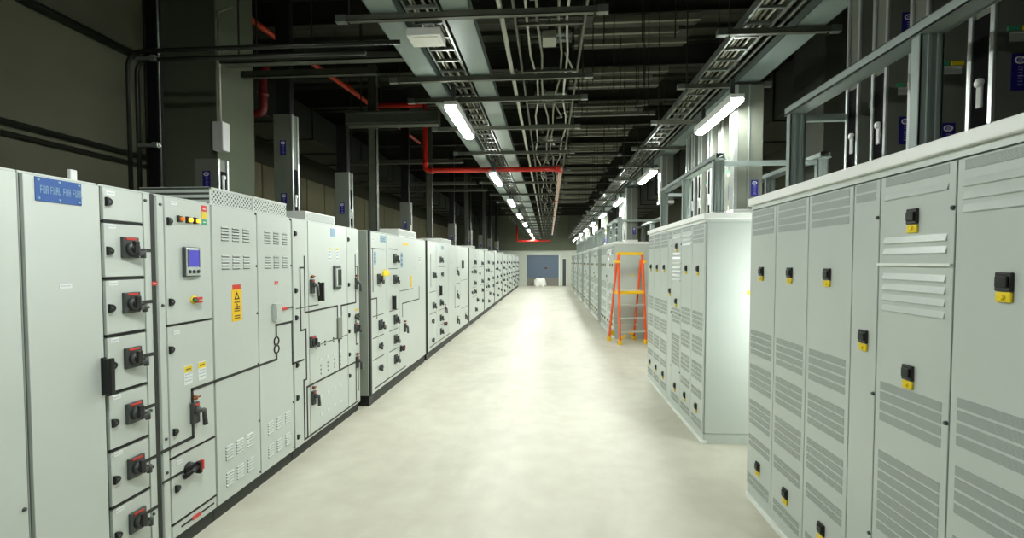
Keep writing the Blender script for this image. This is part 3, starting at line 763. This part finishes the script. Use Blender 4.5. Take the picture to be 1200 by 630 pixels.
# ------------------------------------------------------------------ conduits on the near left
tag(MB().tube([(-3.10, 3.42, 2.14), (-3.10, 3.42, 3.30), (-1.05, 3.42, 3.30)], .016, DPIPE, 10, .13).obj('conduit'), 'outer dark conduit rising from the left cubicles and bending across the room', 'conduit', 'bent dark conduits by the left wall')
tag(MB().tube([(-3.03, 3.42, 2.14), (-3.03, 3.42, 3.235), (-1.30, 3.42, 3.235)], .016, DPIPE, 10, .11).obj('conduit'), 'inner dark conduit rising from the left cubicles and bending across the room', 'conduit', 'bent dark conduits by the left wall')
tag(MB().cyl((-3.0, 3.47, 2.14), (-3.0, 3.47, 5.43), .016, DPIPE).obj('conduit'), 'straight dark conduit beside the thick black pole', 'conduit', 'bent dark conduits by the left wall')
t = thing('steel_pole', (-2.925, 3.46, 2.14), 0, 'thick black pole standing on the left cubicles before the column', 'pole')
m = MB(); m.box(-.04, .045, -.03, .03, 0, 3.29, MATT, .01); m.obj('shaft', t)
m = MB(); m.cyl((.05, -.02, 0), (.05, -.02, 3.2), .006, GALV); m.obj('earth_conductor', t)
for z in (.47, 1.1):
    m = MB(); m.box(-.10, .065, -.06, -.03, z - .012, z + .012, GALV, .003); m.box(.02, .06, -.07, -.03, z - .02, z + .02, GALV, .003); m.obj('clamp', t)
for z, n, r in ((3.62, 'upper', .035), (2.72, 'lower thick', .022), (2.64, 'lowest', .018)):
    tag(MB().cyl((-3.74, -3.9, z), (-3.74, 4.48, z), r, DPIPE).obj('wall_pipe'), '%s dark pipe running along the near left wall' % n, 'pipe', 'dark pipes along the near left wall')
t = thing('junction_box', (-3.15, 4.44, 2.80), 0, 'small pale box on the concrete column with a conduit above', 'box')
m = MB(); m.box(-.005, .10, -.05, .055, 0, .27, WHITE, .008); m.obj('enclosure', t)
m = MB(); m.cyl((.045, 0, .27), (.045, 0, 1.25), .012, WPIPE); m.tube([(.045, 0, 1.2), (.045, 0, 1.3), (.045, .2, 1.45)], .012, WPIPE, 8); m.obj('conduit', t)
# lateral pair of struts and light trays top left
for i, (y, z, x0, x1, w, m_) in enumerate([(4.15, 3.50, -2.9, -1.24, .10, STRUT), (4.28, 3.62, -2.3, -1.30, .12, STRUT), (4.6, 3.55, -3.0, -1.65, .06, STRUT), (9.0, 3.60, -3.9, -1.6, .12, STRUT), (10.6, 3.45, -4.4, -1.6, .10, STRUT), (12.6, 3.6, -4.4, -1.6, .12, STRUT)]):
    m = MB(); m.box(x0, x1, y, y + w, z, z + .008, m_); m.box(x0, x1, y, y + .012, z, z + .06, m_); m.box(x0, x1, y + w - .012, y + w, z, z + .06, m_)
    for xr in (x0 + .15, x1 - .15): m.cyl((xr, y + w / 2, z), (xr, y + w / 2, 5.43), .008, ROD, None, 6)
    tag(m.obj('cross_tray'), ['dull tray crossing between the left conduits and first long tray, longest of the near ones', 'short dull tray crossing just behind the longer near crossing tray', 'thin strut crossing over the slit-vented cubicle', 'dull tray crossing near the red drop pipe', 'second dull tray crossing beyond the red drop pipe', 'third dull tray crossing beyond the red drop pipe'][i], 'tray', 'trays crossing over the left row')
t = thing('beam_casing', (-2.25, 6.7, 3.66), 0, 'pale box beam crossing in front of the red drop pipe', 'beam')
m = MB(); m.box(-.6, .72, 0, .16, 0, .20, STRUT, .006); m.box(-.6, .72, -.012, 0, .02, .04, GALV); m.box(-.6, .72, -.012, 0, .16, .18, GALV); m.obj('casing', t)
for x in (-.4, .5): MB().cyl((x, .08, .2), (x, .08, 1.77), .010, ROD, None, 6).obj('rod', t)

# ------------------------------------------------------------------ long trays and pipes down the aisle
def tray(x0, x1, z, label, m_=TRAY, y0=-3.5, y1=35.5):
    m = MB(); m.box(x0, x1, y0, y1, z, z + .006, m_); m.box(x0, x0 + .005, y0, y1, z, z + .07, m_); m.box(x1 - .005, x1, y0, y1, z, z + .07, m_)
    return tag(m.obj('cable_tray'), label, 'cable tray', 'solid cable trays down the aisle')
tray(-1.22, -1.02, 3.45, 'pale solid cable tray over the left row of lights')
tray(-.72, -.53, 3.45, 'pale solid cable tray between the lights and the thin pale conduit')
tray(1.82, 2.04, 3.50, 'pale solid cable tray above the right row of lights')
def ladder_tray(x0, x1, z, label, cables, step=.22, m_=GALV, y0=-3.5, y1=35.5, sway=.014):
    t = thing('ladder_tray', ((x0 + x1) / 2, 0, z), 0, label, 'cable tray', 'ladder trays down the aisle')
    w = (x1 - x0) / 2
    m = MB()
    for s in (-1, 1): m.box(s * w - .008, s * w + .008, y0, y1, 0, .06, m_)
    y = y0
    while y < y1: m.box(-w, w, y, y + .025, .0, .02, m_); y += step
    m.obj('frame', t)
    for k in range(cables):
        x = -w + .03 + (2 * w - .06) * (k + .5) / cables
        pts = []; y = y0; ph = random.random() * 6
        while y < y1: pts.append((x + sway * math.sin(y * 1.1 + ph) + sway * .6 * math.sin(y * 3.1 + 2 * ph), y, .035 + .01 * math.sin(y * .8 + ph))); y += .6
        m = MB(); m.tube(pts, .010, CABLE if k % 3 else WPIPE, 6); m.obj('cable', t)
ladder_tray(-.98, -.76, 3.48, 'narrow ladder tray with cables between the two left solid trays', 5)
ladder_tray(-.25, .26, 3.52, 'wide ladder tray with loose cables down the middle of the aisle', 4, .9, STRUT, sway=.035)
ladder_tray(1.43, 1.63, 3.50, 'narrow ladder tray of cables beside the right solid tray', 4)
tag(MB().cyl((-.335, -3.5, 3.47), (-.335, 35.5, 3.47), .018, WPIPE).obj('pale_conduit'), 'thin pale conduit running the length of the aisle ceiling', 'conduit')
for x, n in ((1.69, 'left one of the pair beside the right solid tray'), (1.76, 'right one of the pair beside the right solid tray')):
    tag(MB().cyl((x, -3.5, 3.56), (x, 35.5, 3.56), .014, GALV).obj('steel_conduit'), 'long steel conduit, ' + n, 'conduit', 'steel conduits over the right lights')

def trapeze(y, x0, x1, z, label, group):
    t = thing('strut_trapeze', ((x0 + x1) / 2, y, z), 0, label, 'strut', group)
    w = (x1 - x0) / 2
    m = MB(); m.box(-w, w, -.021, .021, -.041, -.035, STRUT); m.box(-w, w, -.021, -.017, -.041, 0, STRUT); m.box(-w, w, .017, .021, -.041, 0, STRUT)
    m.box(-w - .02, -w + .05, -.024, .024, -.044, .004, GALV); m.box(w - .05, w + .02, -.024, .024, -.044, .004, GALV); m.obj('strut', t)
    for x in (-w + .07, w - .07): MB().cyl((x, 0, -.06), (x, 0, 5.43 - z), .006, ROD, None, 6).obj('rod', t)
    return t
ys = [3.33, 4.47, 5.05, 6.12, 7.5, 8.9, 10.3] + [12.1 + 1.5 * k for k in range(15)]
g = 'struts hanging under the left trays'; t0 = None
for i, y in enumerate(ys):
    lab = ['closest strut under the left trays, partly out of the photo', 'strut under the left trays just past the square emergency light', 'strut under the left trays right before the first light', 'strut under the left trays over the end of the first light', 'strut under the left trays just before the red pipe'][i] if i < 5 else 'small far strut under the left trays, number %d beyond the red pipe' % (i - 4)
    if t0 is None: t0 = trapeze(y, -1.45, .37, 3.445, lab, g)
    else: dup(t0, (-.54, y, 3.445), lab)
g = 'struts hanging under the right trays'; t0 = None
for i, y in enumerate([3.84, 4.97, 6.2, 7.6, 9.0, 10.4] + [12.3 + 1.5 * k for k in range(15)]):
    lab = ['closest strut under the right trays', 'strut under the right trays just before the first right light', 'strut under the right trays just past the first right light'][i] if i < 3 else 'small far strut under the right trays, number %d past the first right light' % (i - 1)
    if t0 is None: t0 = trapeze(y, 1.28, 2.13, 3.495, lab, g)
    else: dup(t0, (1.705, y, 3.495), lab)
# middle services
g = 'dark struts between the two tray runs'; t0 = None
for i, (y, z) in enumerate([(4.3, 4.1), (6.5, 3.7), (7.4, 4.1), (9.4, 3.8), (11.5, 3.9), (14, 3.8), (17, 3.9)]):
    lab = 'dark strut on rods in the middle of the ceiling, %s' % ['closest', 'second', 'third', 'fourth', 'fifth', 'sixth', 'farthest'][i]
    t = trapeze(y, .36, 1.35, z, lab, g)
k = 0
for i in range(12):
    y = 4.6 + (i * 37 % 12) * .42; x = .5 + (i * 5 % 12) * .085
    tag(MB().cyl((x, y, 3.75 + (i % 3) * .2), (x, y, 5.43), .007, ROD, None, 6).obj('hanging_rod'), 'thin threaded rod hanging bare in the middle of the ceiling', 'rod', 'bare threaded rods in the middle of the ceiling')
# bare bright roof deck strips between the beams
for i in range(13):
    y = 6.0 + i * 1.75 - 1.0
    m = MB()
    for q in range(3):
        m.box(.35, 2.0, y + q * .33, y + q * .33 + .22, 5.0, 5.04, DECK, .004)
        m.box(.35, 2.0 - .2 * (q % 2), y + q * .33 - .03, y + q * .33 + .02, 4.96, 5.05, DECKL, .004)
    m.box(.5, .54, y, y + .88, 5.04, 5.08, STRUT); m.box(1.9, 1.94, y, y + .88, 5.04, 5.08, STRUT)
    for x in (.52, 1.92): m.cyl((x, y + .44, 5.08), (x, y + .44, 5.43), .01, ROD, None, 6)
    tag(m.obj('ceiling_panel'), 'slatted pale steel panel in the ceiling gap, %s' % ('closest to the camera' if i == 0 else 'number %d from the camera' % (i + 1)), 'ceiling panel', 'slatted pale panels between the roof beams')
# equipment seen through the wide tray
for i, (y, x, n) in enumerate(((4.9, .0, 'above the first light'), (6.6, .02, 'just before the red pipe'), (8.9, .0, 'just beyond the red pipe'))):
    t = thing('valve_assembly', (x, y, 4.0), 0, 'small pale pipe fitting above the wide ladder tray, ' + n, 'fitting', 'pipe fittings above the wide ladder tray')
    m = MB(); m.cyl((-.22, 0, 0), (.22, 0, 0), .03, GALV); m.cyl((-.22, .12, .0), (.22, .12, .0), .03, GALV); m.obj('pipes', t)
    m = MB(); m.box(-.07, .07, -.05, .17, -.06, .02, WPIPE, .01); m.cyl((0, .06, .02), (0, .06, 1.43), .008, ROD, None, 6); m.obj('clamp_body', t)

for i in range(16):
    y = 3.9 + i * .9; x = -.22 + (i * 7 % 5) * .1
    m = MB(); m.tube([(x, y, 4.15), (x + .12, y + .25, 4.02), (x + .05, y + .55, 4.1), (x + .2, y + .9, 4.3)], .012, CABLE if i % 2 else WPIPE, 6); m.cyl((x, y, 4.15), (x, y, 5.43), .006, ROD, None, 6)
    tag(m.obj('hanging_cable'), 'short loop of pale cable over the wide ladder tray', 'cable', 'cable loops above the wide ladder tray')
for i in range(9):
    y = 4.1 + i * 1.5
    m = MB(); m.box(-.45, .5, y, y + .22, 4.5, 4.62, DARKST, .005); m.box(-.2, .15, y - .02, y, 4.48, 4.54, GALV); m.cyl((-.4, y + .1, 4.62), (-.4, y + .1, 5.05), .008, ROD, None, 6); m.cyl((.45, y + .1, 4.62), (.45, y + .1, 5.05), .008, ROD, None, 6)
    tag(m.obj('cross_duct'), 'dark box duct crossing above the wide ladder tray', 'duct', 'dark box ducts above the wide ladder tray')
# square emergency light
t = thing('emergency_light', (-.90, 3.58, 3.40), 0, 'square white emergency light fixed beneath the trays near the camera', 'light')
m = MB(); m.box(-.125, .125, -.10, .10, -.03, .03, RIM, .01); m.box(-.1, .1, -.075, .075, -.036, -.03, PLAINW, .002); m.obj('housing', t)
m = MB(); m.box(-.08, -.06, -.01, .01, .03, .08, GALV); m.box(.06, .08, -.01, .01, .03, .08, GALV); m.obj('bracket', t)

# ------------------------------------------------------------------ sprinkler pipes
t = thing('sprinkler_pipe', (0, 8.5, 3.36), 0, 'bright red pipe dropping from the roof and crossing to the middle of the aisle', 'pipe')
m = MB(); m.tube([(-3.02, 0, 1.15), (-2.17, 0, 1.15), (-2.17, 0, 0), (.20, 0, 0)], .042, REDPIPE, 14, .07); m.obj('pipe_run', t)
m = MB(); m.cyl((-2.17, 0, .10), (-2.17, 0, .16), .055, REDPIPE, None, 14); m.obj('coupling', t)
MB().cyl((-2.08, 0, 0), (-2.02, 0, 0), .055, REDPIPE, None, 14).obj('coupling', t); MB().cyl((.12, 0, 0), (.20, 0, 0), .055, REDPIPE, None, 14).obj('coupling', t)
MB().cyl((-2.95, 0, 1.15), (-2.95, 0, 2.07), .008, ROD, None, 6).obj('rod', t); MB().cyl((-.35, 0, 0.04), (-.35, 0, 2.07), .006, ROD, None, 6).obj('rod', t)
t = thing('sprinkler_branch', (.20, 8.5, 3.36), 0, 'pale pipe with red joints running away from the red pipe', 'pipe')
m = MB(); m.cyl((0, .04, 0), (0, 20.0, 0), .036, PINK, None, 12); m.obj('pipe_run', t)
for y in (.08, 4.2, 8.4, 13):
    MB().cyl((0, y, 0), (0, y + .18, 0), .046, REDPIPE, None, 12).obj('coupling', t)
for y in (2, 9, 16): MB().cyl((0, y, 0), (0, y, .165), .006, ROD, None, 6).obj('rod', t)
t = thing('sprinkler_pipe', (0, 30.0, 3.06), 0, 'far red pipe crossing the aisle near the end wall', 'pipe')
m = MB(); m.tube([(-1.95, 0, 1.0), (-1.95, 0, 0), (.12, 0, 0)], .06, REDPIPE, 10, .08); m.obj('pipe_run', t); MB().cyl((-1.95, 0, 1.0), (-1.95, 0, 2.37), .03, ROD, None, 6).obj('rod', t)
t = thing('sprinkler_pipe', (0, 0, 4.5), 0, 'orange red pipe slanting away high over the left row', 'pipe')
m = MB(); m.tube([(-3.42, 4.94, 0), (-3.12, 8.3, 0)], .034, ORPIPE, 12); m.tube([(-3.34, 7.91, .18), (-3.16, 8.3, 0.02), (-2.94, 11, -.04)], .030, ORPIPE, 12); m.obj('pipe_run', t)
MB().cyl((-3.22, 7.2, 0), (-3.22, 7.2, .93), .006, ROD, None, 6).obj('rod', t); MB().cyl((-3.40, 5.2, 0), (-3.40, 5.2, .93), .006, ROD, None, 6).obj('rod', t)
t = thing('fire_main', (-3.62, 5.5, 3.3), 0, 'dark maroon pipe loop beside the concrete column', 'pipe')
m = MB(); m.tube([(0, 0, .0), (0, 0, .75), (0, .3, 2.15)], .055, MAROON, 14, .1); m.tube([(0, 0, .18), (.30, 0, .18), (.30, 0, .62), (.30, .1, .8)], .045, MAROON, 14, .08); m.obj('pipe_run', t)
m = MB(); m.cyl((0, 0, -.03), (0, 0, .03), .07, MAROON, None, 14); m.cyl((.3, 0, .38), (.3, 0, .42), .06, MAROON, None, 14); m.obj('coupling', t)

# ------------------------------------------------------------------ platform ladder
t = thing('platform_ladder', (1.51, 10.40, 0), math.radians(17), 'orange and yellow platform ladder standing in the gap between right cabinets', 'ladder')
W, D, HT = .60, .56, 1.93
def lad(name, m, lab=None):
    o = m.obj(name, t)
    if lab: o['label'] = lab
for x in (0, W):
    s = 1 if x == 0 else -1
    m = MB(); m.bar((x, 0, .04), (x + s * .02, .16, HT), .028, .07, ORANGE, (0, 1, 0)); lad('front_rail', m)
    m = MB(); m.bar((x, D, .04), (x + s * .02, .22, HT - .12), .028, .055, ORANGE, (0, 1, 0)); lad('rear_rail', m)
    for y in (0, D):
        m = MB(); m.box(x - .035, x + .035, y - .045, y + .045, 0, .09, LADY, .008); lad('foot', m, 'yellow foot')
    m = MB(); m.box(x - .02, x + .03, .05, .30, HT - .20, HT - .15, LADY, .005); lad('spreader', m)
m = MB(); m.box(-.005, W + .005, .13, .20, HT - .03, HT + .035, LADY, .008); lad('guard_bar', m, 'yellow top bar')
m = MB(); m.box(0.01, W - .01, .06, .42, 1.07, 1.13, LADY, .006); m.box(.03, W - .03, .10, .38, 1.13, 1.14, STEP); lad('platform', m, 'yellow platform')
for z in (.25, .54, .82):
    y = .16 * z / HT
    m = MB(); m.box(.012, W - .012, y - .03, y + .05, z, z + .028, STEP, .004); lad('step', m, 'pale metal step')
for z in (.10, ): 
    lad('corner_brace', MB().box(0, .12, D - .03, D + .01, .12, .22, LADY, .01), 'yellow corner brace'); lad('corner_brace', MB().box(W - .12, W, D - .03, D + .01, .12, .22, LADY, .01), 'yellow corner brace'); m = MB(); m.bar((.03, .05, .10), (.16, .03, .2), .02, .05, LADY); lad('corner_brace', m, 'yellow corner brace')
m = MB()
for z in (.35, .75): m.box(.012, W - .012, D - .1 - z * .15, D - .08 - z * .15, z, z + .03, STEP)
lad('rear_bar', m)

# ------------------------------------------------------------------ strip lights
def strip_light(x, y, label, group, TUBE=TUBE):
    t = thing('strip_light', (x, y, 3.20), 0, label, 'light', group)
    m = MB(); m.box(-.055, .055, 0, 1.12, .035, .075, WHITE, .006); m.box(-.062, -.054, 0, 1.12, .004, .075, WHITE, .001); m.box(.054, .062, 0, 1.12, .004, .075, WHITE, .001); m.obj('housing', t)
    m = MB(); m.prism([(-.05, .035), (-.05, .012), (-.038, -.006), (-.018, -.014), (.018, -.014), (.038, -.006), (.05, .012), (.05, .035)], .02, 1.10, TUBE); m.obj('diffuser', t)['label'] = 'glowing white diffuser'
    for yy in (.12, .97): MB().box(-.02, .02, yy, yy + .03, .07, .25, DGREY, .003).obj('hanger', t)
    return t
n = ['first', 'second', 'third', 'fourth', 'fifth', 'sixth', 'seventh', 'eighth', 'ninth']
for side, x, sn in (('left', -.93, 'left'), ('right', 1.70, 'right')):
    first = None
    for i in range(-1 if side == 'left' else 0, 9):
        y = 4.60 + 3.52 * i
        if i >= 0:
            lab = '%s lit strip light of the %s ceiling row, counted from the camera' % (n[i], sn)
        else: lab = 'strip light behind the camera in the %s row' % sn
        if first is None: first = strip_light(x, y, lab, 'lit strip lights of the %s row' % sn)
        else: dup(first, (x, y, 3.20), lab)

t = strip_light(0, 0, 'added unseen upright strip light behind the nearest right cabinet, brightening the blank end panel', None, FILL_TUBE)  # unseen lamp added in the gap to brighten the facing end panel
t.location = (2.5, 3.965, .85); t.rotation_euler = (PI / 2, 0, 0)
w = bpy.data.worlds.new('World'); SC.world = w; w.use_nodes = True
w.node_tree.nodes['Background'].inputs[0].default_value = (.5, .55, .45, 1); w.node_tree.nodes['Background'].inputs[1].default_value = .05

# ------------------------------------------------------------------ camera: aisle vanishing point at (643,307), principal point (600,328), f 570 px
F = 570.0
th = math.atan2(21, F); psi = math.atan(43 * math.cos(th) / F)
cam = bpy.data.cameras.new('camera'); co = bpy.data.objects.new('camera', cam); COL.objects.link(co)
cam.sensor_width = 36; cam.lens = F / 1200 * 36; cam.shift_y = 13 / 1200; cam.clip_start = .05
co.location = (0, 0, 1.75); co.rotation_euler = (PI / 2 - th, 0, psi)
SC.camera = co
vs = SC.view_settings
SC.display_settings.display_device = 'sRGB'
vs.view_transform = 'Standard'; vs.look = 'None'; vs.gamma = 1; vs.use_curve_mapping = False; vs.exposure = 0.42
SC.cycles.use_denoising = True
SC.cycles.max_bounces = 8; SC.cycles.diffuse_bounces = 5
